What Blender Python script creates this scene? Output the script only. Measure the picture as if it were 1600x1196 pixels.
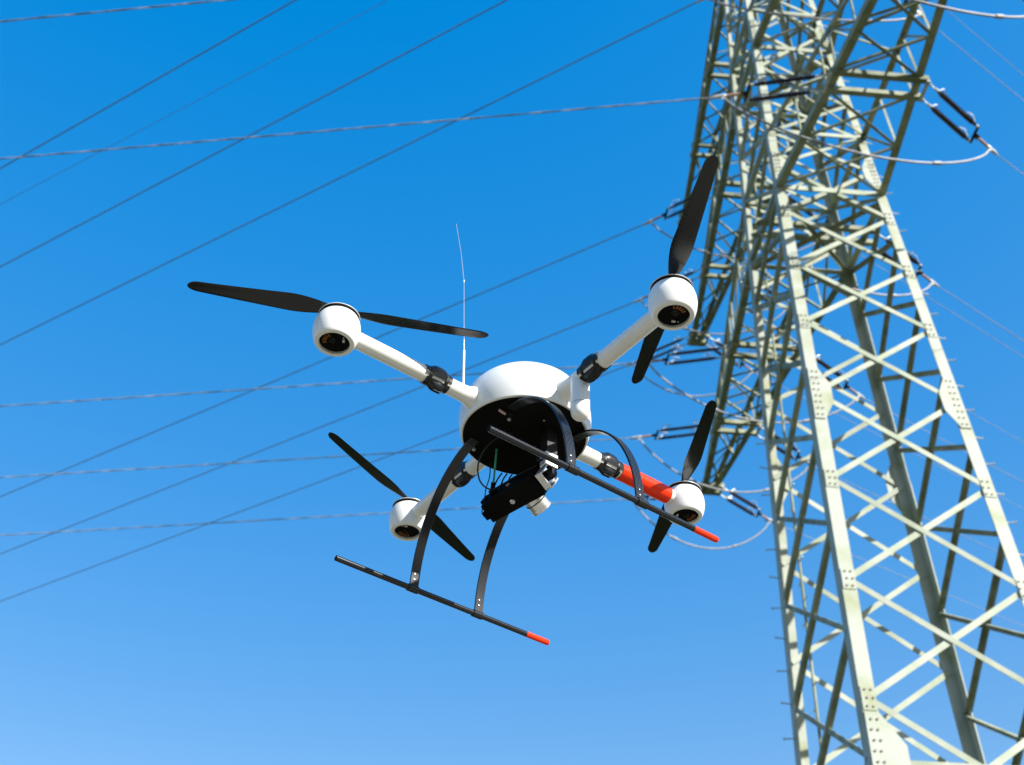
import bpy, math, random
from mathutils import Vector, Matrix
random.seed(7)
scene = bpy.context.scene
COL = scene.collection
for o in list(bpy.data.objects):
    bpy.data.objects.remove(o)

# ------------------------------------------------------------------ camera
ZG = 13.42                      # the pylon's splice level lies this far above the ground
PITCH, ROLL, YAW = 0.68181, 0.02236, 0.07469
fw = Vector((math.sin(YAW)*math.cos(PITCH), math.cos(YAW)*math.cos(PITCH), math.sin(PITCH)))
r0 = Vector((math.cos(YAW), -math.sin(YAW), 0)); u0 = r0.cross(fw)
cr, sr = math.cos(ROLL), math.sin(ROLL)
RT = cr*r0 + sr*u0; UP = -sr*r0 + cr*u0
cd = bpy.data.cameras.new('camera'); cam = bpy.data.objects.new('camera', cd); COL.objects.link(cam)
CAMPOS = Vector((-7.31599, -15.40786, -11.71362+ZG))
m = Matrix((RT, UP, -fw)).transposed().to_4x4(); m.translation = CAMPOS
cam.matrix_world = m
cd.sensor_width = 36; cd.lens = 1758.263/1600*36
cd.clip_start = 0.05; cd.clip_end = 5000
cd.dof.use_dof = True; cd.dof.focus_distance = 2.52; cd.dof.aperture_fstop = 5.0; cd.dof.aperture_blades = 7
scene.camera = cam

# ------------------------------------------------------------------ sky and sun
SUN_EL = math.radians(32.0)
SUN_H = Vector((0.746, -0.666)).normalized()
sun_dir = Vector((SUN_H.x*math.cos(SUN_EL), SUN_H.y*math.cos(SUN_EL), math.sin(SUN_EL)))
w = bpy.data.worlds.new('World'); scene.world = w; w.use_nodes = True
nt = w.node_tree; bg = nt.nodes['Background']
sky = nt.nodes.new('ShaderNodeTexSky'); sky.sky_type = 'NISHITA'; sky.sun_disc = False
sky.sun_elevation = SUN_EL; sky.sun_rotation = math.atan2(SUN_H.x, SUN_H.y)
sky.altitude = 200; sky.air_density = 1.0; sky.dust_density = 0.35; sky.ozone_density = 3.0
# the photograph's strong blue grading of that sky: the same sky, flatter in brightness and richer in colour
def wmath(op, a, b=None, clamp=False):
    n = nt.nodes.new('ShaderNodeMath'); n.operation = op; n.use_clamp = clamp
    nt.links.new(a, n.inputs[0])
    if b is not None: n.inputs[1].default_value = b
    return n.outputs[0]
sp = nt.nodes.new('ShaderNodeSeparateColor'); sp.mode = 'HSV'; cb = nt.nodes.new('ShaderNodeCombineColor'); cb.mode = 'HSV'
nt.links.new(sky.outputs[0], sp.inputs[0]); nt.links.new(cb.outputs[0], bg.inputs['Color'])
nt.links.new(wmath('SUBTRACT', sp.outputs[0], 0.006), cb.inputs[0])
nt.links.new(wmath('ADD', wmath('MULTIPLY', sp.outputs[1], 4.4), -2.165, clamp=True), cb.inputs[1])
nt.links.new(wmath('MULTIPLY', wmath('POWER', sp.outputs[2], 0.31), 2.98), cb.inputs[2])
bg.inputs['Strength'].default_value = 0.1
sl = bpy.data.lights.new('sun', 'SUN'); sl.energy = 5.0; sl.angle = math.radians(0.55); sl.color = (1, 0.965, 0.91)
so = bpy.data.objects.new('sun', sl); COL.objects.link(so)
so.rotation_euler = sun_dir.to_track_quat('Z', 'Y').to_euler(); so.location = (20, -30, 60)
vs = scene.view_settings
vs.view_transform = 'Standard'; vs.look = 'None'; vs.exposure = 0.98; vs.gamma = 1; vs.use_curve_mapping = False
scene.cycles.max_bounces = 8

# ------------------------------------------------------------------ materials
def mat(name, col, rough=0.5, metal=0.0, col2=None, scale=6.0, bump=0.0, bscale=None, spec=0.5, coat=0.0, lo=0.35, hi=0.65, detail=4):
    M = bpy.data.materials.new(name); M.use_nodes = True
    n = M.node_tree; b = n.nodes['Principled BSDF']
    b.inputs['Base Color'].default_value = (*col, 1); b.inputs['Roughness'].default_value = rough
    b.inputs['Metallic'].default_value = metal; b.inputs['Specular IOR Level'].default_value = spec
    b.inputs['Coat Weight'].default_value = coat
    tc = n.nodes.new('ShaderNodeTexCoord')
    if col2 is not None:
        nz = n.nodes.new('ShaderNodeTexNoise'); nz.inputs['Scale'].default_value = scale; nz.inputs['Detail'].default_value = detail
        rp = n.nodes.new('ShaderNodeValToRGB'); rp.color_ramp.elements[0].position = lo; rp.color_ramp.elements[1].position = hi
        rp.color_ramp.elements[0].color = (*col, 1); rp.color_ramp.elements[1].color = (*col2, 1)
        n.links.new(tc.outputs['Object'], nz.inputs['Vector']); n.links.new(nz.outputs['Fac'], rp.inputs['Fac'])
        n.links.new(rp.outputs['Color'], b.inputs['Base Color'])
    if bump:
        n2 = n.nodes.new('ShaderNodeTexNoise'); n2.inputs['Scale'].default_value = bscale or scale*3; n2.inputs['Detail'].default_value = 3
        bp = n.nodes.new('ShaderNodeBump'); bp.inputs['Strength'].default_value = bump; bp.inputs['Distance'].default_value = 0.01
        n.links.new(tc.outputs['Object'], n2.inputs['Vector']); n.links.new(n2.outputs['Fac'], bp.inputs['Height'])
        n.links.new(bp.outputs['Normal'], b.inputs['Normal'])
    return M

def vary(M, lo, hi):
    """each steel bar weathers a little differently"""
    n = M.node_tree; b = n.nodes['Principled BSDF']; src = b.inputs['Base Color'].links[0].from_socket
    oi = n.nodes.new('ShaderNodeObjectInfo'); mr = n.nodes.new('ShaderNodeMapRange')
    mr.inputs['To Min'].default_value = lo; mr.inputs['To Max'].default_value = hi
    vm = n.nodes.new('ShaderNodeVectorMath'); vm.operation = 'SCALE'
    n.links.new(oi.outputs['Random'], mr.inputs['Value']); n.links.new(src, vm.inputs[0]); n.links.new(mr.outputs[0], vm.inputs['Scale'])
    n.links.new(vm.outputs[0], b.inputs['Base Color'])

def carbon(name, period):
    """woven carbon cloth: small checker of two sheens"""
    M = mat(name, (0.012, 0.013, 0.015), 0.24, spec=0.4)
    n = M.node_tree; b = n.nodes['Principled BSDF']
    tc = n.nodes.new('ShaderNodeTexCoord'); mp = n.nodes.new('ShaderNodeMapping')
    mp.inputs['Rotation'].default_value = (0.6, 0.5, 0.785)
    ck = n.nodes.new('ShaderNodeTexChecker'); ck.inputs['Scale'].default_value = 1/period
    ck.inputs['Color1'].default_value = (0.003, 0.0035, 0.004, 1); ck.inputs['Color2'].default_value = (0.018, 0.021, 0.026, 1)
    n.links.new(tc.outputs['Object'], mp.inputs['Vector']); n.links.new(mp.outputs['Vector'], ck.inputs['Vector'])
    n.links.new(ck.outputs['Color'], b.inputs['Base Color'])
    return M

def shell_mat(name, col, rough, coat):
    M = mat(name, col, rough, col2=tuple(c*0.93 for c in col), scale=9, coat=coat, lo=.3, hi=.75)
    return M

M_paint = mat('pylon_paint', (0.285, 0.325, 0.225), 0.62, col2=(0.40, 0.43, 0.345), scale=2.6, bump=0.15, bscale=14, spec=0.3)
M_paint2 = mat('pylon_paint_shaded', (0.19, 0.215, 0.125), 0.7, col2=(0.33, 0.345, 0.25), scale=3.5, bump=0.2, bscale=18, spec=0.25)  # darker copy of the pylon paint: shade on arms and side braces put into colour
vary(M_paint, .84, 1.1); vary(M_paint2, .8, 1.12)
M_legp = mat('pylon_leg_paint', (0.385, 0.412, 0.345), 0.6, col2=(0.27, 0.295, 0.155), scale=1.6, bump=0.2, bscale=16, spec=0.3, lo=.48, hi=.72, detail=7)
M_bolt = mat('galvanised_bolt', (0.15, 0.13, 0.10), 0.55, metal=0.3, col2=(0.25, 0.24, 0.2), scale=30)
M_galv = mat('galvanised_steel', (0.62, 0.63, 0.62), 0.45, metal=0.35, col2=(0.5, 0.5, 0.48), scale=9)
M_rust = mat('brown_fitting', (0.30, 0.16, 0.11), 0.6, col2=(0.42, 0.27, 0.2), scale=18)
M_ins = mat('insulator_glaze', (0.022, 0.014, 0.014), 0.22, col2=(0.04, 0.022, 0.02), scale=8)
M_alu = mat('aluminium_conductor', (0.34, 0.34, 0.355), 0.55, metal=0.1, col2=(0.25, 0.255, 0.27), scale=5)
M_wire = mat('weathered_conductor', (0.13, 0.135, 0.14), 0.6, metal=0.2, col2=(0.18, 0.18, 0.18), scale=3)
M_white = shell_mat('white_shell_plastic', (0.78, 0.78, 0.75), 0.3, 0.15)
M_white2 = shell_mat('white_tube_lacquer', (0.76, 0.755, 0.715), 0.26, 0.3)
M_seam = mat('shell_seam', (0.30, 0.30, 0.29), 0.6, col2=(0.25, 0.25, 0.24), scale=20)
M_black = mat('black_plate', (0.003, 0.003, 0.003), 0.7, col2=(0.005, 0.005, 0.005), scale=12, spec=0.06)
M_blackp = mat('black_plastic', (0.007, 0.007, 0.008), 0.4, spec=0.25, col2=(0.012, 0.012, 0.013), scale=25, bump=.1, bscale=120)
M_carbon = carbon('carbon_weave', 0.0021)
M_carbond = carbon('carbon_blade', 0.003)
M_carbond.node_tree.nodes['Checker Texture'].inputs['Color2'].default_value = (0.012, 0.013, 0.015, 1)
M_red = mat('signal_red', (0.86, 0.032, 0.004), 0.34, col2=(0.80, 0.036, 0.005), scale=14, spec=0.22)
M_silver = mat('brushed_silver', (0.72, 0.71, 0.69), 0.3, metal=0.7, col2=(0.6, 0.6, 0.58), scale=60)
M_glass = mat('lens_glass', (0.01, 0.01, 0.014), 0.05)
M_copper = mat('copper_winding', (0.32, 0.12, 0.03), 0.4, metal=0.5, col2=(0.2, 0.07, 0.02), scale=90)
M_pcb = mat('circuit_board', (0.015, 0.018, 0.03), 0.4, col2=(0.02, 0.022, 0.03), scale=60)
M_chip = mat('pale_component', (0.55, 0.53, 0.55), 0.4, col2=(0.45, 0.43, 0.45), scale=60)
M_green = mat('green_wire', (0.02, 0.33, 0.16), 0.45, col2=(0.02, 0.26, 0.13), scale=60)
M_violet = mat('violet_print', (0.20, 0.14, 0.45), 0.5, col2=(0.25, 0.18, 0.5), scale=60)
M_pink = mat('pinkish_part', (0.5, 0.32, 0.32), 0.4, col2=(0.45, 0.3, 0.3), scale=60)
M_conc = mat('foundation_concrete', (0.36, 0.35, 0.32), 0.85, col2=(0.28, 0.27, 0.25), scale=4, bump=.3)
M_field = mat('meadow', (0.020, 0.030, 0.007), 0.95, col2=(0.038, 0.046, 0.012), scale=0.35, bump=.6, bscale=6, spec=.1, detail=8)
M_track = mat('pale_gravel', (0.33, 0.295, 0.23), 0.9, col2=(0.25, 0.22, 0.165), scale=1.2, bump=.5, bscale=30, spec=.1, detail=8)

# ------------------------------------------------------------------ mesh helpers
class MB:
    def __init__(s): s.v = []; s.f = []; s.m = []
    def add(s, vs, fs, mi=0):
        k = len(s.v); s.v += [tuple(x) for x in vs]; s.f += [tuple(k+i for i in f) for f in fs]; s.m += [mi]*len(fs)
        return s
    def box(s, c, sx, sy, sz, R=None, mi=0):
        c = Vector(c); vs = []
        for i in (-1, 1):
            for j in (-1, 1):
                for k in (-1, 1):
                    p = Vector((i*sx/2, j*sy/2, k*sz/2)); vs.append(c + (R @ p if R else p))
        return s.add(vs, [(0,1,3,2),(4,6,7,5),(0,4,5,1),(2,3,7,6),(0,2,6,4),(1,5,7,3)], mi)
    def loft(s, rings, caps=True, closed=True, mi=0):
        n = len(rings[0]); vs = [p for r in rings for p in r]; fs = []
        for i in range(len(rings)-1):
            for j in range(n if closed else n-1):
                a = i*n+j; b = i*n+(j+1) % n; fs.append((a, b, b+n, a+n))
        if caps and closed:
            fs.append(tuple(range(n-1, -1, -1))); fs.append(tuple((len(rings)-1)*n+j for j in range(n)))
        return s.add(vs, fs, mi)
    def tube(s, pts, r, n=8, mi=0, flat=None):
        """polyline tube; r number or list; parallel-transported frame"""
        pts = [Vector(p) for p in pts]; rr = r if isinstance(r, (list, tuple)) else [r]*len(pts)
        rings = []; t0 = None; nx = None
        for i, p in enumerate(pts):
            t = (pts[min(i+1, len(pts)-1)] - pts[max(i-1, 0)]).normalized()
            if nx is None:
                a = Vector((0, 0, 1)) if abs(t.z) < .9 else Vector((1, 0, 0)); nx = t.cross(a).normalized()
            else:
                nx = (nx - t*nx.dot(t)).normalized()
            ny = t.cross(nx)
            rings.append([p + (nx*math.cos(2*math.pi*k/n) + ny*math.sin(2*math.pi*k/n))*rr[i] for k in range(n)])
        return s.loft(rings, mi=mi)
    def lathe(s, prof, o=(0,0,0), n=32, X=(1,0,0), Y=(0,1,0), Z=(0,0,1), mi=0, caps=True):
        o = Vector(o); X = Vector(X); Y = Vector(Y); Z = Vector(Z)
        rings = [[o + Z*z + (X*math.cos(2*math.pi*k/n) + Y*math.sin(2*math.pi*k/n))*max(r, 1e-5) for k in range(n)] for r, z in prof]
        return s.loft(rings, caps=caps, mi=mi)
    def build(s, name, mats, parent=None, smooth=None, loc=None, R=None, bevel=None):
        me = bpy.data.meshes.new(name); me.from_pydata(s.v, [], s.f)
        mats = mats if isinstance(mats, (list, tuple)) else [mats]
        for mm in mats: me.materials.append(mm)
        if len(mats) > 1: me.polygons.foreach_set('material_index', s.m)
        me.update()
        if smooth is not None:
            me.polygons.foreach_set('use_smooth', [True]*len(me.polygons))
            me.set_sharp_from_angle(angle=math.radians(smooth))
        o = bpy.data.objects.new(name, me); COL.objects.link(o)
        if parent: o.parent = parent
        if R is not None or loc is not None:
            mm = (R.to_4x4() if R is not None else Matrix()); mm.translation = Vector(loc or (0,0,0)); o.matrix_local = mm
        if bevel:
            b = o.modifiers.new('bevel', 'BEVEL'); b.width = bevel; b.segments = 2; b.limit_method = 'ANGLE'
        return o

def empty(name, loc=(0,0,0), R=None):
    o = bpy.data.objects.new(name, None); COL.objects.link(o); o.empty_display_size = .1
    mm = (R.to_4x4() if R is not None else Matrix()); mm.translation = Vector(loc); o.matrix_world = mm
    return o
def tag(o, label, cat, group=None):
    o['label'] = label; o['category'] = cat
    if group: o['group'] = group
    return o
def copyobj(src, parent, loc=None, R=None):
    c = src.copy(); COL.objects.link(c); c.parent = parent
    if loc is not None or R is not None:
        mm = (R.to_4x4() if R is not None else Matrix()); mm.translation = Vector(loc or (0,0,0)); c.matrix_local = mm
    return c

def angle_bar(name, a, b, wdt, thk, parent, matl, n_out, flip=False):
    """steel L-angle from a to b; one flange lies in the plane whose outward normal is n_out"""
    a = Vector(a); b = Vector(b); d = (b-a).normalized(); n = Vector(n_out); n = (n - d*n.dot(d)).normalized()
    s = d.cross(n)*( -1 if flip else 1)
    prof = [(-.5*wdt, 0), (.5*wdt, 0), (.5*wdt, -thk), (-.5*wdt+thk, -thk), (-.5*wdt+thk, -wdt), (-.5*wdt, -wdt)]
    if flip: prof = prof[::-1]
    rings = [[p + s*u + n*v for u, v in prof] for p in (a, b)]
    return MB().loft(rings).build(name, matl, parent)

# ------------------------------------------------------------------ ground
def sheet(name, pts, z, matl):
    o = MB().add([(x, y, z) for x, y in pts], [tuple(range(len(pts)))]).build(name, matl); o['kind'] = 'structure'; return o
sheet('ground', [(-3000,-3000),(3000,-3000),(3000,3000),(-3000,3000)], 0, M_field)
# pale gravel track on which the photographer stands, running under the drone
tr = []; tl = []
for i in range(-40, 41):
    x = i*3.0; yc = -13.6 + 0.10*(x+7) + 0.6*math.sin(x*0.05)
    tr.append((x, yc-2.6+0.12*math.sin(x*1.3))); tl.append((x, yc+2.3+0.15*math.sin(x*0.9+1)))
trk = MB(); n = len(tr)
trk.add([(x, y, 0.004) for x, y in tr] + [(x, y, 0.004) for x, y in tl], [(i, i+1, n+i+1, n+i) for i in range(n-1)])
trk.build('track', M_track)['kind'] = 'structure'

# ------------------------------------------------------------------ pylon
TAP = 0.0364791; S0 = 1.3
def hw(z): return S0 - TAP*z
def T(x, y, z): return Vector((x, y, z+ZG))
pylon = empty('lattice_pylon', (0, 0, 0))
tag(pylon, 'tall pale green steel lattice pylon with three crossarms, rising on the right', 'pylon')
LEG = {'F': (-1,-1), 'R': (1,-1), 'L': (-1,1), 'B': (1,1)}
TOPZ = 18.2; PEAK = 23.6
def legw(z): return .215 if z < 0 else (.195 if z < 5.5 else (.165 if z < 10.4 else .13))
legs = {}
for k, (sx, sy) in LEG.items():
    mb = MB(); rings = []
    zs = [-13.42, -6, 0, 0.02, 5.5, 5.52, 10.4, 10.42, TOPZ]
    for i, z in enumerate(zs):
        h = hw(z); f = legw(z-.005); t = f*.1
        c = [(0,0), (-f,0), (-f,-t), (-t,-t), (-t,-f), (0,-f)]
        ring = [T(sx*(h+u), sy*(h+v), z) for u, v in c]
        if sx*sy < 0: ring = ring[::-1]
        rings.append(ring)
    mb.loft(rings)
    legs[k] = mb.build('leg', M_legp, pylon)
    fo = MB(); h = hw(-13.42)
    fo.loft([[T(sx*h+a*.45*q, sy*h+b*.45*q, z) for a, b in ((-1,-1),(1,-1),(1,1),(-1,1))] for z, q in ((-13.47,1.15),(-13.1,1.0),(-13.02,.92))])
    fo.build('foundation_block', M_conc, pylon)

def gusset(leg, sx, sy, z, face, up, down, reach, flat=False):
    """bolted plate on the leg; face 'x' lies in the front/back faces, 'y' in the side faces"""
    mb = MB(); off = .006
    def P(u, zz, o):   # u metres inward from the corner, in the face
        h = hw(zz)
        return T(sx*(h-u), sy*(h+o), zz) if face == 'x' else T(sx*(h+o), sy*(h-u), zz)
    f = legw(z)
    shape = [(.012, z-down), (f*.95, z-down), (f+reach, z-down*.35), (f+reach, z+up*.35), (f*.95, z+up), (.012, z+up)]
    if flat: shape = [(.012, z-.18), (f+reach, z-.18), (f+reach, z+.16), (.012, z+.16)]
    th_ = .005 if flat else .013
    a = [P(u, zz, off+th_) for u, zz in shape]; b = [P(u, zz, off) for u, zz in shape]
    mb.loft([b, a] if (sx*sy < 0) == (face == 'x') else [a, b])
    rows = 8 if not flat else 3
    for i in range(rows):
        zz = (z-down*.85 + (up+down)*.85*i/(rows-1)) if not flat else z-.12+.12*i
        for q in (.35, .75):
            u = f*q + (.015 if i % 2 else 0)
            p = P(u, zz, off+th_); n = Vector((0, sy, 0)) if face == 'x' else Vector((sx, 0, 0))
            e1 = Vector((0,0,1)); e2 = n.cross(e1)
            rings = [[p+n*d+(e1*math.cos(j*math.pi/3)+e2*math.sin(j*math.pi/3))*.017 for j in range(6)] for d in (0, .018)]
            mb.loft(rings, mi=1)
    return mb.build('gusset_plate', [M_legp, M_bolt], leg)
for k, (sx, sy) in LEG.items():
    for z, u, d, rch in ((0.0, .55, .55, .17), (6.0, .5, .45, .14), (-6.3, .7, .5, .3), (11.1, .4, .5, .12)):
        gusset(legs[k], sx, sy, z, 'x', u, d, rch)
FB = [4.66, 3.18, 1.68, 0.02, -1.74, -3.55, -5.4, -7.3, -9.3, -11.3, -13.1]
SB = [4.1, 2.45, 0.78, -0.86, -2.55, -4.35, -6.2, -8.2, -10.2, -12.2]
UF1 = [6.1, 7.2, 8.35, 9.6]; UF2 = [11.1, 11.95, 13.0, 14.2, 15.2, 16.5, TOPZ]
for k, (sx, sy) in LEG.items():      # small connection plates where front and back braces meet the legs
    for z in FB[:8] + UF1[:3]:
        if abs(z) > .1: gusset(legs[k], sx, sy, z, 'x', .2, .2, -.01, flat=True)

def fpt(face, side, z, inset=.05, out=0.0):
    """a point on a face near a leg: face in f,b (front/back), l,r (sides); side -1/+1"""
    h = hw(z)
    if face in 'fb':
        sy = -1 if face == 'f' else 1
        return T(side*(h-inset), sy*(h+out), z)
    sx = -1 if face == 'l' else 1
    return T(sx*(h+out), side*(h-inset), z)
NRM = {'f': (0,-1,0), 'b': (0,1,0), 'l': (-1,0,0), 'r': (1,0,0)}
def xbrace(face, za, zb, wd=.092):
    for sgn, out in ((-1, .0), (1, -.025)):
        nn = NRM[face]
        if face == 'b': nn = (0, -1, 0); out -= .02       # back face: flat flange inwards
        angle_bar('brace', fpt(face, sgn, za, .09, out), fpt(face, -sgn, zb, .09, out), wd, .011, pylon, M_paint if face in 'fb' else M_paint2, nn, flip=sgn > 0)
def vbrace(face, zmid, zleg, wd=.092):
    for sgn in (-1, 1):
        mid = fpt(face, 0, zmid); h = hw(zmid)
        mid = {'f': T(sgn*.12, -h, zmid), 'b': T(sgn*.12, h, zmid), 'l': T(-h, sgn*.12, zmid), 'r': T(h, sgn*.12, zmid)}[face]
        angle_bar('brace', mid, fpt(face, sgn, zleg, .09), wd, .011, pylon, M_paint, NRM[face], flip=sgn > 0)
def hbar(face, z, wd=.11, out=.012):
    angle_bar('horizontal_strut', fpt(face, -1, z, .05, out), fpt(face, 1, z, .05, out), wd, .012, pylon, M_paint, NRM[face])
for fc in 'fb':
    for a, b in zip(FB[:-1], FB[1:]): xbrace(fc, a, b)
    for a, b in zip(UF1[:-1], UF1[1:]): xbrace(fc, a, b, .08)
    for a, b in zip(UF2[1:-1], UF2[2:]): xbrace(fc, a, b, .07)
    for zz in (5.38, 10.39, 15.2): hbar(fc, zz, .13)
    for zz in (7.22, 11.93, 16.5, -6.3): hbar(fc, zz, .1)
    vbrace(fc, 5.30, 4.66); vbrace(fc, 5.46, 6.1); vbrace(fc, 10.31, 9.6, .08); vbrace(fc, 10.47, 11.1, .08); vbrace(fc, 11.85, 11.1, .07)
for fc in 'lr':
    for a, b in zip(SB[:-1], SB[1:]): xbrace(fc, a, b, .085)
    for a, b in zip([7.22, 8.6, 10.39], [8.6, 10.39, 11.93]): xbrace(fc, a, b, .075)
    for a, b in zip([5.38, 11.93, 13.4, 15.2, 16.5], [7.22, 13.4, 15.2, 16.5, TOPZ]): xbrace(fc, a, b, .07)
    angle_bar('brace', fpt(fc, -1, 5.3), fpt(fc, 1, 4.1), .08, .011, pylon, M_paint2, NRM[fc])
    angle_bar('brace', fpt(fc, 1, 5.3, out=-.025), fpt(fc, -1, 4.1, out=-.025), .08, .011, pylon, M_paint2, NRM[fc], flip=True)
    for zz in (5.38, 7.22, 10.39, 11.93, 15.2, 16.5): hbar(fc, zz, .1)
# horizontal plan bracing inside the body
for zz in (5.30, 10.31):
    h = hw(zz)-.1
    for q in (1, -1):
        angle_bar('plan_brace', T(-h, -h*q, zz+.03*q), T(h, h*q, zz+.03*q), .08, .01, pylon, M_paint2, (0,0,1))
# peak above the top crossarm
for k, (sx, sy) in LEG.items():
    angle_bar('peak_leg', T(sx*(hw(TOPZ)-.06), sy*(hw(TOPZ)-.06), TOPZ), T(sx*.08, sy*.08, PEAK), .11, .012, pylon, M_paint, (0, sy, 0))
for fc in 'fblr':
    for i in range(4):
        def pp(sgn, z):
            q = (z-TOPZ)/(PEAK-TOPZ); h = hw(TOPZ)*(1-q)+.1*q
            return {'f': T(sgn*h, -h, z), 'b': T(sgn*h, h, z), 'l': T(-h, sgn*h, z), 'r': T(h, sgn*h, z)}[fc]
        za, zb = TOPZ+1.25*i, TOPZ+1.25*(i+1)
        s = 1 if i % 2 else -1
        angle_bar('brace', pp(s, za), pp(-s, zb), .06, .008, pylon, M_paint2, NRM[fc])
MB().box(T(0,0,PEAK), .26, .26, .06).build('peak_plate', M_paint, pylon)

# step bolts on two legs
sb = MB(); sb.tube([(0,0,0), (.17,0,0)], .011, 6); sb.tube([(.155,0,0), (.175,0,0)], .02, 6)
sb_src = None
for k, ang, zs in (('R', 0, -.11), ('L', math.pi, -.35)):
    sx, sy = LEG[k]
    for i in range(-12, 24):
        z = zs + .56*i
        if z > 12: break
        R = Matrix.Rotation(ang + (.18 if i % 2 else -.18)*1.0, 3, 'Z'); loc = T(sx*(hw(z)), sy*(hw(z)-.06), z)
        if sb_src is None: sb_src = sb.build('step_bolt', M_galv, legs[k], loc=loc, R=R)
        else: copyobj(sb_src, legs[k], loc, R)
# climbing pole with pegs on the shaded side face
def lf(q, z, out=-.12):
    h = hw(z); return T(-h-out, h-2*h*q, z)
rail = MB().tube([lf(.30, -12.5), lf(.30, 16)], .024, 8).build('climbing_pole', M_paint2, pylon)
pg = None
for i in range(56):
    z = -11.5 + .36*i
    p = lf(.30, z); sgn = 1 if i % 2 else -1
    R = Matrix.Rotation(math.pi/2*sgn, 3, 'Z')
    if pg is None: pg = MB().tube([(0,0,0), (.18,0,0)], .012, 6).build('peg', M_galv, rail, loc=p, R=R)
    else: copyobj(pg, rail, p, R)

# ---- crossarms
ARMS = [dict(z=5.38, top=7.22, tip=9.65, tw=.2, st={-1: (3.65, 6.6, 9.5), 1: (3.8, 6.72, 9.55)}),
        dict(z=10.39, top=11.93, tip=9.25, tw=.18, st={-1: (3.25, 6.05, 9.1), 1: (3.3, 6.25, 9.1)}),
        dict(z=15.2, top=16.5, tip=8.95, tw=.17, st={-1: (3.1, 5.95, 8.8), 1: (3.1, 5.95, 8.8)})]
def armw(A, y):
    h = hw(A['z']); return h - (abs(y)-h)*(h-A['tw'])/(A['tip']-h) if abs(y) > h else h
def armtop(A, y):
    h = hw(A['top']); q = (abs(y)-h)/(A['tip']-h); return A['top']*(1-q) + (A['z']+.14)*q
def armtw(A, y):
    h = hw(A['top']); q = (abs(y)-h)/(A['tip']-h); return h*(1-q) + A['tw']*.75*q
ARMNAME = ('lowest', 'middle', 'top')
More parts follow.
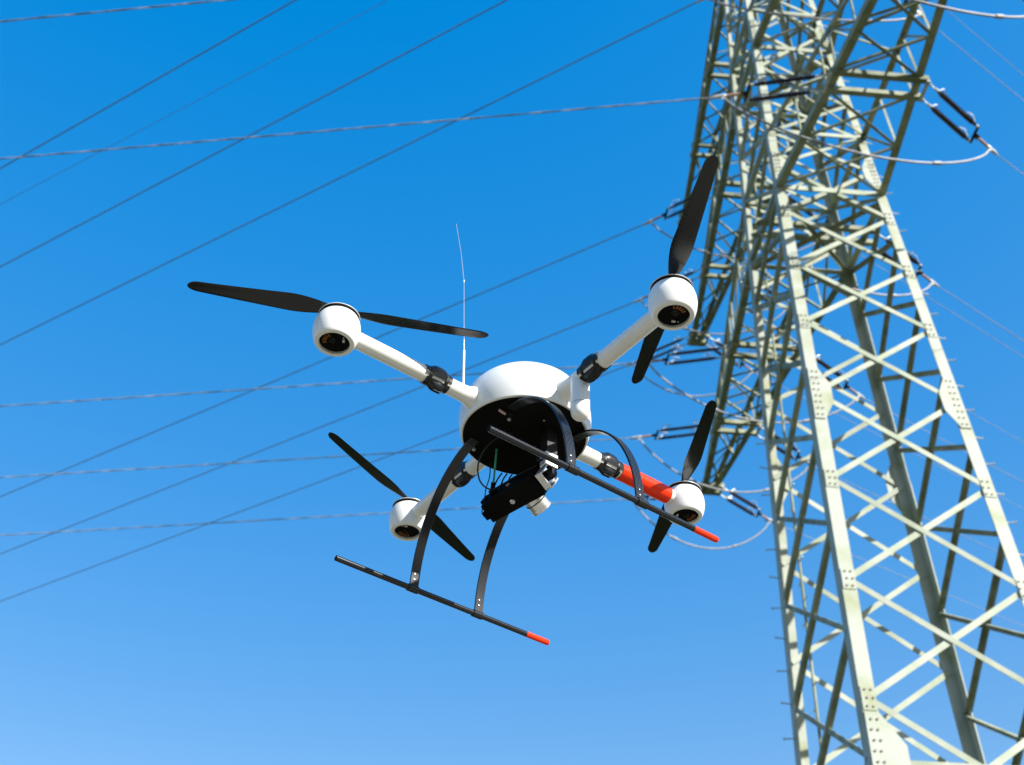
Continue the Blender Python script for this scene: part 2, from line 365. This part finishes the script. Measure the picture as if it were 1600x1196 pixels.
for ai, A in enumerate(ARMS):
    z = A['z']
    for sy, side in ((-1, 'near'), (1, 'far')):
        h = hw(z); ht = hw(A['top'])
        mb = MB()
        def Lbar(mb, a, b, wdt, thk, nrm, flip):
            a = Vector(a); b = Vector(b); d = (b-a).normalized(); n = Vector(nrm); n = (n-d*n.dot(d)).normalized(); s = d.cross(n)*(-1 if flip else 1)
            prof = [(0,0), (wdt,0), (wdt,-thk), (thk,-thk), (thk,-wdt), (0,-wdt)]
            if flip: prof = prof[::-1]
            mb.loft([[p+s*u+n*v for u, v in prof] for p in (a, b)])
        for sx in (-1, 1):
            Lbar(mb, T(sx*h, sy*h, z-.01), T(sx*A['tw'], sy*A['tip'], z-.01), .15, .014, (0,0,-1), sx*sy < 0)
            Lbar(mb, T(sx*ht, sy*ht, A['top']), T(sx*A['tw']*.75, sy*A['tip'], z+.14), .1, .011, (0,0,1), sx*sy > 0)
        arm = mb.build('crossarm', M_paint2, pylon)
        arm['label'] = f'{ARMNAME[ai]} crossarm, half reaching {"towards the camera" if sy < 0 else "away from the camera"}'
        st = A['st'][sy]
        nodes = [h, (h+st[0]-.2)/2, st[0]-.2, st[0]+.2, st[0]+.2+(st[1]-st[0]-.4)/3, st[0]+.2+(st[1]-st[0]-.4)*2/3, st[1]-.2, st[1]+.2, st[1]+.2+(st[2]-st[1]-.5)/2, st[2]-.3]
        bt = lambda sx, y, dz=0: T(sx*(armw(A, y)-.04), sy*y, z-.012+dz)
        tp = lambda sx, y: T(sx*(armtw(A, y)-.03), sy*y, armtop(A, y))
        for i in range(len(nodes)-1):
            a, b = nodes[i], nodes[i+1]
            if i not in (2, 6):
                angle_bar('lacing_bar', bt(1, a), bt(-1, b), .058, .008, arm, M_paint2, (0,0,-1))
                angle_bar('lacing_bar', bt(-1, a, .03), bt(1, b, .03), .045, .008, arm, M_paint2, (0,0,-1))
            if i % 2 == 0: angle_bar('lacing_bar', tp(1, a), tp(-1, b), .042, .007, arm, M_paint2, (0,0,1))
            else: angle_bar('lacing_bar', tp(-1, a), tp(1, b), .042, .007, arm, M_paint2, (0,0,1))
            for sx in (-1, 1):
                if i > 0: angle_bar('lacing_bar', bt(sx, a), tp(sx, a), .045, .008, arm, M_paint2, (sx,0,0))
                if i not in (2, 6) and i < 8:
                    angle_bar('lacing_bar', bt(sx, b), tp(sx, a), .045, .008, arm, M_paint2, (sx,0,0), flip=sx > 0)
        # pairs of channel beams that carry the insulators
        for y in st:
            for o in (-.19, .19):
                yy = y+o if y < st[2] else y-.06+o*.8
                ww = armw(A, yy)+.1
                bm = MB()
                bm.box(T(0, sy*yy, z-.075), 2*ww, .105, .012)
                bm.box(T(0, sy*(yy-.046), z-.02), 2*ww, .012, .1)
                bm.box(T(0, sy*(yy+.046), z-.02), 2*ww, .012, .1)
                bm.build('crossbeam', M_paint2, arm)
            for sx in (-1, 1):    # hang plates at the beam ends
                yy = y if y < st[2] else y-.06
                hp = MB(); hp.box(T(sx*(armw(A, y)+.06), sy*yy, z-.1), .06, .46, .03); hp.build('hanger_plate', M_galv, arm)
        if True:               # small open end frame at the tip
            e = MB()
            for yy in (st[2]+.1, ):
                e.box(T(0, sy*(A['tip']), z+.06), 2*A['tw']+.06, .03, .2)
                e.box(T(0, sy*(A['tip']+.02), z-.09), 2*A['tw']+.12, .1, .02)
            e.build('tip_plate', M_paint2, arm)
    # beams through the body carrying a centre attachment
    if ai == 0:
        for o in (-.17, .17):
            bm = MB(); bm.box(T(0, o, z-.075), 2.55, .105, .012); bm.box(T(0, o-.046, z-.02), 2.55, .012, .1); bm.box(T(0, o+.046, z-.02), 2.55, .012, .1)
            bm.build('centre_beam', M_paint2, pylon)

# ------------------------------------------------------------------ insulators, conductors, jumpers
def direction(az, dip):
    a, d = math.radians(az), math.radians(dip)
    return Vector((math.cos(a)*math.cos(d), math.sin(a)*math.cos(d), -math.sin(d)))
LS = 1.12
prof = [(.022, 0), (.03, .02), (.03, .07)]
nsh = 22
for i in range(nsh):
    x = .09 + i*(LS-.18)/nsh; dx = (LS-.18)/nsh
    prof += [(.030, x), (.054, x+dx*.35), (.052, x+dx*.5), (.030, x+dx*.8)]
prof += [(.03, LS-.07), (.03, LS-.02), (.022, LS)]
str_mb = MB(); str_mb.lathe(prof, n=10, X=(0,1,0), Y=(0,0,1), Z=(1,0,0))
string_mesh = str_mb.build('insulator_string', M_ins, smooth=40)
str_data = string_mesh.data; bpy.data.objects.remove(string_mesh)
horn_data = []
for xx, sg in ((.05, 1), (LS-.05, -1)):
    pts = [(xx, 0, 0), (xx+.02*sg, .03, .06), (xx+.10*sg, .06, .13), (xx+.2*sg, .03, .14), (xx+.23*sg, 0, .13), (xx+.2*sg, -.03, .14), (xx+.10*sg, -.06, .13), (xx+.02*sg, -.03, .06), (xx, 0, .001)]
    horn_o = MB().tube(pts, .009, 5).build('arcing_horn', M_galv); horn_data.append(horn_o.data); bpy.data.objects.remove(horn_o)
def insulator_set(P, dirv, label, group, spread=.17):
    """double dead-end string; returns the point where the conductor leaves"""
    R = Matrix((dirv, Vector((0,0,1)).cross(dirv).normalized(), dirv.cross(Vector((0,0,1)).cross(dirv)).normalized())).transposed()
    e = empty('insulator_set', P, R); tag(e, label, 'insulator', group)
    off = R.transposed() @ Vector((0, spread, 0))
    l0 = .22
    for s in (-1, 1):
        b = off*s
        o = bpy.data.objects.new('insulator_string', str_data); COL.objects.link(o); o.parent = e; o.location = b + Vector((l0, 0, 0))
        for hd in horn_data:
            hn = bpy.data.objects.new('arcing_horn', hd); COL.objects.link(hn); hn.parent = o
        lk = MB()
        for i in range(3): lk.box(b + Vector((.03+.075*i, 0, 0)), .07, .02 if i % 2 else .035, .035 if i % 2 else .02)
        lk.tube([b+Vector((l0-.04,0,0)), b+Vector((l0+.03,0,0))], .028, 8)
        lk.build('link', M_galv, e)
        MB().tube([b+Vector((l0+LS-.03,0,0)), b+Vector((l0+LS+.05,0,0))], .028, 8).build('end_cap', M_galv, e)
    ye = l0+LS+.06
    yk = MB(); a = off*1.12 + Vector((ye, 0, 0)); b2 = -off*1.12 + Vector((ye, 0, 0)); c = Vector((ye+.16, 0, 0))
    for p, q in ((a, b2),):
        d = (q-p); yk.box((p+q)/2, .05, d.length, .022, R=Matrix.Rotation(math.atan2(d.y, d.x)-math.pi/2, 3, 'Z'))
    yk.box((a+b2)/2+Vector((.06,0,0)), .12, .09, .02)
    yk.build('yoke_plate', M_blackp, e)
    cl = MB(); cl.tube([Vector((ye+.08,0,0)), Vector((ye+.2,0,0)), Vector((ye+.38,0,0))], [.022,.03,.03], 8)
    cl.build('turnbuckle', M_rust, e)
    c2 = MB(); c2.tube([Vector((ye+.38,0,0)), Vector((ye+.42,0,0)), Vector((ye+.6,0,0)), Vector((ye+.68,0,0))], [.028,.04,.036,.02], 8)
    c2.box((ye+.45, 0, -.05), .05, .03, .1)
    c2.build('dead_end_clamp', M_galv, e)
    return P + dirv*(ye+.62), P + dirv*(ye+.42) - Vector((0,0,.08))

def conductor(name, P, az, dip, length, r, label, matl, twist=0, group=None, k=.00035, cat='power line'):
    d = direction(az, dip); mb = MB()
    def pos(s): return P + d*s + Vector((0, 0, k*s*s))
    if twist:
        n = int(length/.06); 
        for ph in (0, math.pi):
            hx = Vector((0,0,1)); hy = d.cross(hx).normalized()
            pts = [pos(length*i/n) + (hx*math.cos(2*math.pi*length*i/n/twist+ph) + hy*math.sin(2*math.pi*length*i/n/twist+ph))*r*.36 for i in range(n+1)]
            mb.tube(pts, r*.72, 6)
    else:
        n = 60; mb.tube([pos(length*(i/n)**1.3) for i in range(n+1)], r, 7)
    o = mb.build(name, matl, smooth=60); tag(o, label, cat, group); return o
def jumper(P, Q, sag, r, label, side=Vector((0,0,0))):
    mb = MB(); pts = []
    for i in range(33):
        t = i/32; s = 4*t*(1-t)
        s2 = s**.8
        pts.append(P*(1-t) + Q*t + Vector((0,0,-sag*s2)) + side*s)
    mb.tube(pts, r, 8)
    for t in (9, 23): mb.tube([pts[t], pts[t+1]], r*1.7, 8)
    o = mb.build('jumper_cable', M_alu, smooth=60); tag(o, label, 'cable', 'jumper cables looping under the crossarms'); return o

AZ_B, DIP_B = 169.0, 1.2
AZ_A, DIP_A = 145.5, 3.0
AZ_R, DIP_R = 32.3, -3.6
POS = {-1: ('outermost on the camera side', 'middle on the camera side', 'innermost on the camera side'), 1: ('outermost on the far side', 'middle on the far side', 'innermost on the far side')}
ends = {}
for ai, (az, dip) in ((0, (AZ_B, DIP_B)), (1, (AZ_A, DIP_A))):
    A = ARMS[ai]; nm = ARMNAME[ai]
    for sy in (-1, 1):
        for j, y in enumerate(A['st'][sy]):
            where = POS[sy][2-j]
            yy = y if j < 2 else y-.06
            zz = A['z']-.11
            aw = armw(A, y)+.09
            dL = direction(az, dip+(3 if ai else 4)); dR = direction(AZ_R, DIP_R+9)
            cl, jl = insulator_set(T(-aw, sy*yy, zz), dL, f'left-pointing dark double insulator on the {nm} crossarm, {where}', 'double insulators on the left of the crossarms')
            crr, jr = insulator_set(T(aw, sy*yy, zz), dR, f'right-pointing dark double insulator on the {nm} crossarm, {where}', 'double insulators on the right of the crossarms')
            if ai == 0:
                conductor('power_line', cl, az, dip, 75, .015, f'pale twisted power line going left from the {nm} crossarm, {where}', M_alu, twist=1.3, group='pale power lines running left', k=.0001)
            else:
                conductor('power_line', cl, az, dip, 160, .0145, f'dark straight power line descending left from the {nm} crossarm, {where}', M_wire, group='dark power lines running left', k=.00012)
            conductor('power_line', crr, AZ_R, DIP_R, 150, .0085, f'thin grey power line leaving right from the {nm} crossarm, {where}', M_alu, group='thin power lines running right', k=.0001)
            jumper(jl, jr, (1.2 if sy < 0 else 1.0) if ai == 0 else .85, .022, f'pale sagging jumper cable under the {nm} crossarm, {where}', side=Vector((0, .25*sy, 0)))
            ends[(ai, sy, j)] = (jl, jr)
A = ARMS[0]
crr, jr = insulator_set(T(1.25, 0, A['z']-.11), direction(AZ_R, DIP_R+6), 'right-pointing dark double insulator at the centre of the lowest crossarm, inside the pylon body', 'double insulators on the right of the crossarms')
conductor('power_line', crr, AZ_R, DIP_R, 150, .0085, 'thin grey power line leaving right from the centre of the lowest crossarm', M_alu, group='thin power lines running right', k=.0001)
jumper(T(-1.2, 0, A['z']-.12), jr, .9, .02, 'pale jumper cable hanging inside the pylon body under the centre beams')
conductor('earth_wire', T(0, 0, PEAK-.02), 146.5, 3.0, 170, .0095, 'very thin faint earth wire descending left from the pylon peak, upper left sky', M_wire, k=.00012, cat='wire')
conductor('earth_wire', T(0, 0, PEAK+.02), AZ_R, DIP_R, 160, .0095, 'very thin earth wire leaving right from the pylon peak', M_alu, k=.0001, cat='wire')

# ------------------------------------------------------------------ drone
DR = Matrix(((0.853, -0.521, 0.020), (0.520, 0.853, 0.040), (-0.038, -0.023, 0.999)))
DT = CAMPOS + Vector((0.19186, 2.13271, 1.57824))
# re-orthonormalise
xa = DR.col[0].normalized(); za = (DR.col[2]-xa*DR.col[2].dot(xa)).normalized(); ya = za.cross(xa)
DR = Matrix((xa, ya, za)).transposed()
drone = empty('quadcopter_drone', DT, DR)
tag(drone, 'white four-rotor drone with one red arm and black landing skids, hovering in front', 'drone')
LC = DR.transposed() @ (CAMPOS - DT)       # camera seen from the drone, to set out its small parts
def px(u_, v_, **k):
    """the point of the drone's own frame on a plane x=, y= or z= that was measured at (x, y)"""
    d = fw*1758.263 + RT*(u_-800) - UP*(v_-598); d = DR.transposed() @ d
    (a, v), = k.items(); i = 'xyz'.index(a); return LC + d*((v-LC[i])/d[i])

# body shell
p1 = [(.1465,-.006),(.1495,-.0055),(.1515,-.002),(.156,.018),(.158,.042),(.1555,.068),(.147,.093),(.1325,.1143)]
p2 = [(.1303,.1168),(.116,.1305),(.095,.1445),(.068,.1565),(.035,.1635),(.0,.165)]
def smooth_prof(p, n=5):
    out = []
    for i in range(len(p)-1):
        a, b = p[max(i-1,0)], p[i]; c, d = p[i+1], p[min(i+2, len(p)-1)]
        for k in range(n):
            t = k/n
            out.append(tuple(.5*((2*b[q])+(-a[q]+c[q])*t+(2*a[q]-5*b[q]+4*c[q]-d[q])*t*t+(-a[q]+3*b[q]-3*c[q]+d[q])*t**3) for q in (0,1)))
    out.append(p[-1]); return out
shell = MB(); shell.lathe(smooth_prof(p1), n=96); shell.build('body_shell', M_white, drone, smooth=50)
lid = MB(); lid.lathe(smooth_prof(p2), n=96); lid.build('body_lid', M_white, drone, smooth=50)
MB().lathe([(.1318,.1140),(.1300,.1175)], n=96, caps=False).build('seam', M_seam, drone)
plate = MB().lathe([(.1455,-.004),(.1455,-.0085),(.142,-.0095),(.0,-.0095)], n=72).build('bottom_plate', M_black, drone, smooth=40)
# fasteners under the plate
for q in ((795.5,655.5), (740.5,702.5)):
    p = px(*q, z=-.012)
    MB().lathe([(.0042,-.009),(.0046,-.0125),(.0038,-.0148),(.0,-.0155)], o=(p.x, p.y, 0), n=16).build('plate_bolt', M_silver, plate, smooth=40)
for q in ((850,658), (893,697)):
    p = px(*q, z=-.012); MB().lathe([(.0022,-.009),(.0022,-.012),(.0,-.0125)], o=(p.x, p.y, 0), n=10).build('plate_bolt', M_silver, plate)
a, b = px(780,641,z=-.014), px(789.5,647,z=-.014)
MB().tube([a, b], .0034, 10).build('sensor_stub', M_pink, plate, smooth=40)
for q in ((798,646), (742,692)):
    p = px(*q, z=-.012); MB().box((p.x,p.y,-.0125), .012, .006, .006).build('clip', M_blackp, plate)

# arms, motor pods and rotors
def rotz(a): return Matrix.Rotation(a, 3, 'Z')
ARM_Z = .034
blade_ang = {'rear': (154, -24), 'right': (-118, 62), 'front': (-121, 62), 'left': (-160, 25)}
for nm, ang in (('rear', math.pi), ('right', -math.pi/2), ('front', 0), ('left', math.pi/2)):
    R = rotz(ang)
    W = lambda p: R @ Vector(p)
    X, Y, Z = W((0,1,0)), W((0,0,1)), W((1,0,0))      # lathe axis along the arm
    O = (0,0,ARM_Z)
    stub = MB(); stub.lathe(smooth_prof([(.036,.135),(.031,.150),(.0245,.163),(.0205,.18),(.0200,.225),(.0200,.255)], 4), o=O, n=32, X=X, Y=Y, Z=Z)
    arm = stub.build('arm', M_white2, drone, smooth=50)
    red = nm == 'front'
    tub = MB(); tub.lathe([(.0195,.250),(.0195,.49)], o=O, n=32, X=X, Y=Y, Z=Z); tub.build('arm_tube', M_white2, arm, smooth=50)
    if red:
        arm['label'] = 'front arm with a signal red sleeve'
        sv = MB(); sv.lathe([(.0198,.292),(.0222,.2925),(.0222,.4545),(.0198,.455)], o=O, n=32, X=X, Y=Y, Z=Z); sv.build('red_sleeve', M_red, arm, smooth=30)
        lt = MB()      # raised lettering-like mark is not legible in the photograph: left plain
    # folding clamp: upper and lower carbon shells with a bump, screw heads
    def clampshell(a0, a1, lift, x0, x1, name):
        mb = MB(); rings = []
        N = 13; K = 15
        for i in range(N):
            q = i/(N-1); x = x0 + (x1-x0)*q
            bump = max(0, 1-abs(q-.48)/.36)
            ring = []
            for k in range(K):
                th = a0 + (a1-a0)*k/(K-1)
                e = max(0, 1-abs(th-(a0+a1)/2)/((a1-a0)*.42))
                rr = .0222 + lift*min(1, bump*1.8)*min(1, e*1.6)
                ring.append(Vector(O) + Z*x + (X*math.cos(th)+Y*math.sin(th))*rr)
            rin = [Vector(O) + Z*x + (X*math.cos(a1+(a0-a1)*k/(K-1))+Y*math.sin(a1+(a0-a1)*k/(K-1)))*.0202 for k in range(K)]
            rings.append(ring+rin)
        mb.loft(rings); return mb.build(name, M_carbon if nm in ('rear','front') else M_blackp, arm, smooth=35)
    clampshell(math.radians(-25), math.radians(205), .0085, .222, .292, 'clamp')
    clampshell(math.radians(225), math.radians(315), .010, .224, .286, 'clamp_lever')
    for dx in (.236, .278):
        MB().lathe([(.0224,dx-.004),(.0229,dx-.003),(.0229,dx+.003),(.0224,dx+.004)], o=O, n=32, X=X, Y=Y, Z=Z).build('clamp_band', M_blackp, arm, smooth=30)
    s1 = MB(); s1.box(Vector(O)+Z*.262+Y*.0302, .012, .012, .003, R=R); s1.build('clamp_latch', M_silver if nm in ('rear','front') else M_blackp, arm)
    s2 = MB(); s2.box(Vector(O)+Z*.252-Y*.0325, .02, .007, .006, R=R); s2.build('lever_knob', M_blackp, arm, bevel=.001)
    # motor pod
    c = R @ Vector((.515, 0, 0))
    pod = MB(); pod.lathe(smooth_prof([(.0335,.006),(.0335,-.0048),(.0350,-.0064),(.0405,-.0064),(.0438,-.0038),(.0472,.004),(.0505,.017),(.0520,.031),(.0510,.045),(.0478,.0575),(.0440,.0655)], 4), o=c, n=48, caps=False)
    pod = pod.build('motor_pod', M_white, drone, smooth=55)
    MB().lathe([(.030,.064),(.0450,.0652),(.0456,.0664),(.0456,.0708),(.0446,.0715),(.030,.0718)], o=c, n=48, caps=False).build('pod_gasket', M_black, pod, smooth=30)
    MB().lathe([(.0446,.0716),(.0466,.0722),(.0466,.0732),(.0445,.0748),(.030,.083),(.015,.087),(.0,.088)], o=c, n=48).build('pod_lid', M_white, pod, smooth=35)
    MB().lathe([(.0338,.0005),(.0338,.004),(.0,.0045)], o=c, n=32).build('circuit_board', M_black, pod)
    inn = R @ Vector((1,0,0))
    cw = MB()
    for k in range(5):
        th = ang + math.radians(-40+17*k); rr = .022
        cw.box(c+Vector((math.cos(th)*rr, math.sin(th)*rr, .0)), .009, .0036, .003, R=rotz(th))
    cw.build('winding', M_copper, pod)
    ch = MB(); ch.box(c+rotz(ang+2.4)@Vector((.02,0,.0)), .005, .0085, .003, R=rotz(ang+2.4+.3)); ch.box(c+rotz(ang+2.0)@Vector((.024,0,.0)), .0025, .0025, .003)
    ch.build('component', M_chip, pod)
    xs = MB()
    for a_ in (.75, 2.35): xs.box(c+R@Vector((.006,.0,-.001)), .018, .0042, .003, R=rotz(ang+a_))
    xs.build('motor_mount', M_blackp, pod)
    bk = MB(); bk.box(c+R@Vector((.006,0,.001)), .013, .015, .003, R=rotz(ang+.1)); bk.build('mount_pad', M_pcb, pod)
    # rotor at rest
    hub = MB(); hub.lathe([(.016,.084),(.016,.092),(.012,.1),(.0,.101)], o=c, n=24)
    rot = hub.build('rotor', M_blackp, drone, smooth=35)
    for bi, ba in enumerate(blade_ang[nm]):
        th = math.radians(ba); rings = []
        QS = [i/20*.93 for i in range(21)] + [.945,.958,.97,.98,.988,.994,.998,1.0]
        for q in QS:
            r = .012 + .324*q
            ch_ = .016 + .030*math.sin(min(1, q*3.2)*math.pi/2) - .020*max(0, q-.3)/.7
            if q > .93: ch_ *= math.sqrt(max(.03, 1-((q-.93)/.071)**2))
            tw = math.radians(20 - 13*q); thk = .0042*(1-.6*q)
            ring = []
            for k in range(12):
                a2 = 2*math.pi*k/12; u = math.cos(a2)*ch_/2 + ch_*.08; v = math.sin(a2)*thk/2 + .06*ch_*(1-(2*u/ch_)**2)*.6
                sgn = 1 if nm in ('rear','front') else -1
                y_ = (u*math.cos(tw) - v*math.sin(tw))*sgn; z_ = u*math.sin(tw) + v*math.cos(tw)
                ring.append(c + rotz(th) @ Vector((r, y_, .0935 + z_ + .006*q*q)))
            rings.append(ring if nm in ('rear','front') else ring[::-1])
        MB().loft(rings).build('blade', M_carbond, rot, smooth=50)

# rounded module hanging from the right arm, next to the body
mod = MB()
mod.lathe(smooth_prof([(.0,-.082),(.011,-.0795),(.0185,-.072),(.0215,-.060),(.0220,-.042),(.0220,-.0),(.0220,.030),(.0215,.034)], 4), o=(0.002,-.205,0), n=32)
modo = mod.build('receiver_module', M_white, drone, smooth=50)
MB().lathe([(.0221,-.0445),(.0223,-.0438),(.0221,-.0431)], o=(0.002,-.205,0), n=32).build('seam', M_seam, modo)
for i, (dx, hh) in enumerate(((-.0045,.0045),(0,.0045),(.0045,.0045))):
    base = Vector((0.002-.006, -.205-.0135, -.0725)); nn = Vector((-.45,-.6,-.66)).normalized(); e1 = nn.cross(Vector((0,0,1))).normalized(); e2 = nn.cross(e1)
    pr = MB(); R3 = Matrix((e1, e2, nn)).transposed()
    pr.box(base+e1*dx+nn*.0006, .0012 if i != 1 else .003, hh*.8, .0012, R=R3); pr.build('printed_mark', M_violet, modo)
# antenna on the rear stub
ab = px(724,603,y=0); a1 = px(725,548,y=0); a2 = px(725,440,y=0); a3 = px(713,350,y=0)
an = MB().tube([ab-Vector((0,0,.01)), a1], .0030, 10).build('antenna_base', M_white, drone, smooth=50)
MB().tube([a1, a1+(a2-a1)*.15], .0016, 8).build('antenna_ferrule', M_silver, an, smooth=50)
MB().tube([a1, a1*.5+a2*.5, a2, a2*.5+a3*.5+Vector((.003,0,0)), a3], [.0011,.001,.0009,.0007,.0006], 6).build('antenna_whip', M_silver, an, smooth=50)
MB().tube([a2-Vector((0,0,.004)), a2+Vector((0,0,.004))], .0016, 8).build('antenna_joint', M_white, an)

# landing gear
SKY, SKZ = .2925, -.3155
for sy in (-1, 1):
    sk = MB().tube([(-.2945, sy*SKY, SKZ), (.238, sy*SKY, SKZ)], .0066, 20).build('skid', M_carbon, drone, smooth=50)
    MB().tube([(.236, sy*SKY, SKZ), (.300, sy*SKY, SKZ), (.304, sy*SKY, SKZ)], [.0070,.0070,.0058], 20).build('red_tip', M_red, sk, smooth=50)
    MB().tube([(-.2950, sy*SKY, SKZ), (-.2935, sy*SKY, SKZ)], .0058, 20).build('end_plug', M_black, sk)
    for sx in (-1, 1):
        x0 = sx*.091; rings = []; N = 26
        for i in range(N):
            th = math.radians(4+86*i/(N-1))
            y = .055 + .2335*math.sin(th); z = -.012 - .300*(1-math.cos(th))
            ty = .2335*math.cos(th); tz = -.300*math.sin(th); l = math.hypot(ty, tz); ny, nz = -tz/l, ty/l
            wd = .0115; tk = .0024
            rings.append([Vector((x0-wd, sy*(y-ny*tk), z-nz*tk)), Vector((x0+wd, sy*(y-ny*tk), z-nz*tk)), Vector((x0+wd, sy*(y+ny*tk), z+nz*tk)), Vector((x0-wd, sy*(y+ny*tk), z+nz*tk))][::(1 if sy > 0 else -1)])
        lg = MB().loft(rings).build('landing_leg', M_carbon, drone, smooth=40, bevel=.0008)
        ft = MB(); ft.lathe([(.0090,-.013),(.0090,.013)], o=(x0, sy*SKY, SKZ), n=20, X=(0,1,0), Y=(0,0,1), Z=(1,0,0)); ft.build('foot_clamp', M_carbon, lg, smooth=40)
        for dz in (.020, .034):
            th = math.acos(1-(-(SKZ+dz)-.012)/.300); y = .055+.2335*math.sin(th)
            MB().tube([(x0-.003, sy*(y-.0045), SKZ+dz), (x0-.003, sy*(y+.0045), SKZ+dz)], .0015, 8).build('rivet', M_silver, lg)

# camera gimbal slung under the plate
GC = px(812,768,z=-.118)
GR = Matrix.Rotation(math.radians(9), 3, 'Z') @ Matrix.Rotation(math.radians(28), 3, 'Y')
gb = MB(); gb.box((0,0,0), .056, .146, .060)
gim = gb.build('gimbal_camera', M_black, drone, loc=GC, R=GR, bevel=.003)
MB().box((.0,.04,.034), .03, .04, .012).box((.0,-.03,.034), .02, .03, .01).build('connector_strip', M_blackp, gim, bevel=.001)
MB().lathe([(.010,0),(.010,.016),(.007,.018)], o=(-.02,.062,.0), n=16, X=(0,1,0), Y=(0,0,1), Z=(-1,0,0)).build('knob', M_blackp, gim, smooth=30)
MB().box((.004,.085,-.002), .05, .028, .05).box((-.008,.1,.012), .032, .022, .03).box((.006,.098,-.02), .022, .02, .018).build('plug_block', M_black, gim, bevel=.002)
lens = MB(); lens.lathe([(.025,.026),(.025,.036),(.0262,.037),(.0262,.0405),(.0245,.041),(.0245,.055),(.0255,.056),(.0255,.0625),(.021,.064),(.0185,.064),(.0185,.058)], o=(0,-.022,-.004), n=40, X=(0,1,0), Y=(0,0,1), Z=(1,0,0), caps=False)
ln = lens.build('lens', M_silver, gim, smooth=30)
MB().lathe([(.0252,.0365),(.0266,.0372),(.0266,.0395),(.0252,.040)], o=(0,-.022,-.004), n=40, X=(0,1,0), Y=(0,0,1), Z=(1,0,0)).build('focus_ring', M_blackp, ln, smooth=30)
MB().lathe([(.0186,.0585),(.012,.0605),(.0,.061)], o=(0,-.022,-.004), n=40, X=(0,1,0), Y=(0,0,1), Z=(1,0,0)).build('lens_glass', M_glass, ln, smooth=60)
sc = MB(); sc.lathe([(.0058,-.001),(.0058,.002),(.0048,.0028),(.0026,.0028),(.0026,.0012)], o=(-.0285,.012,-.004), n=24, X=(0,1,0), Y=(0,0,1), Z=(-1,0,0)); sc.build('screw', M_silver, gim, smooth=30)
sc = MB(); sc.lathe([(.0062,-.001),(.0062,.002),(.0050,.003),(.0026,.003),(.0026,.0012)], o=(.004,.010,-.0325), n=24, X=(1,0,0), Y=(0,1,0), Z=(0,0,-1)); sc.build('screw', M_silver, gim, smooth=30)
br = MB(); br.box((0,-.079,.002), .044, .004, .052).box((-.020,-.088,.002), .004, .018, .048).box((.024,-.086,.006), .004, .012, .04).box((0,-.087,-.022), .04, .016, .004)
br.build('side_bracket', M_silver, gim, bevel=.0008)
MB().lathe([(.013,0),(.013,.022),(.009,.026)], o=(0,-.083,.004), n=20, X=(1,0,0), Y=(0,0,1), Z=(0,-1,0)).build('pivot', M_blackp, gim, smooth=30)
# hanger from the plate to the pivot
hb = px(860,730,z=-.118)
hg = MB(); hx, hy = hb.x, hb.y
hg.box((hx, hy-.004, -.100), .034, .004, .036).box((hx-.016, hy+.006, -.100), .004, .02, .036)
hgo = hg.build('hanger_bracket', M_silver, drone, bevel=.0008)
MB().box((hx, hy-.004, -.046), .03, .005, .074).box((hx+.002, hy+.012, -.045), .03, .022, .07).box((hx-.004, hy+.022, -.075), .022, .024, .03).build('roll_servo', M_blackp, hgo, bevel=.0015)
MB().box((hx-.0182, hy+.006, -.101), .0012, .022, .006).build('slot', M_black, hgo)
MB().lathe([(.0034,0),(.0034,.0018),(.0,.002)], o=(hx-.018, hy+.006, -.082), n=14, X=(0,1,0), Y=(0,0,1), Z=(-1,0,0)).build('screw', M_blackp, hgo)
# cables
def cable(name, pts, r, matl, parent=None):
    P = [px(a, b, z=zz) for a, b, zz in pts]; out = []
    for i in range(len(P)-1):
        a, b, c, d = P[max(i-1,0)], P[i], P[i+1], P[min(i+2, len(P)-1)]
        for k in range(8):
            t = k/8; out.append(.5*((2*b)+(c-a)*t+(2*a-5*b+4*c-d)*t*t+(-a+3*b-3*c+d)*t**3))
    out.append(P[-1]); return MB().tube(out, r, 8).build(name, matl, parent or drone, smooth=60)
cable('loop_cable', [(800,676,-.012),(775,686,-.03),(757,703,-.05),(747,727,-.075),(750,752,-.1),(766,765,-.115),(785,757,-.11),(803,746,-.10),(818,738,-.095),(838,728,-.09)], .0019, M_blackp)
cable('green_lead', [(776,702,-.014),(774,724,-.05),(772,745,-.08),(770,760,-.1)], .0026, M_green)
cable('thin_lead', [(766,722,-.02),(765,745,-.06),(759,765,-.09),(757,785,-.115),(753,800,-.13),(757,808,-.135)], .0014, M_blackp)
for k in range(3):
    cable('bundle_lead', [(784+8*k,740+1*k,-.03),(776+10*k,752-2*k,-.07),(771+11*k,768-4*k,-.1),(776+11*k,778-5*k,-.115)], .0019, M_blackp)
cable('bundle_lead', [(838,732,-.06),(815,744,-.09),(800,755,-.105),(793,768,-.115)], .0019, M_blackp)
cable('plug_lead', [(771,754,-.09),(769,768,-.11),(764,788,-.125)], .0055, M_black)
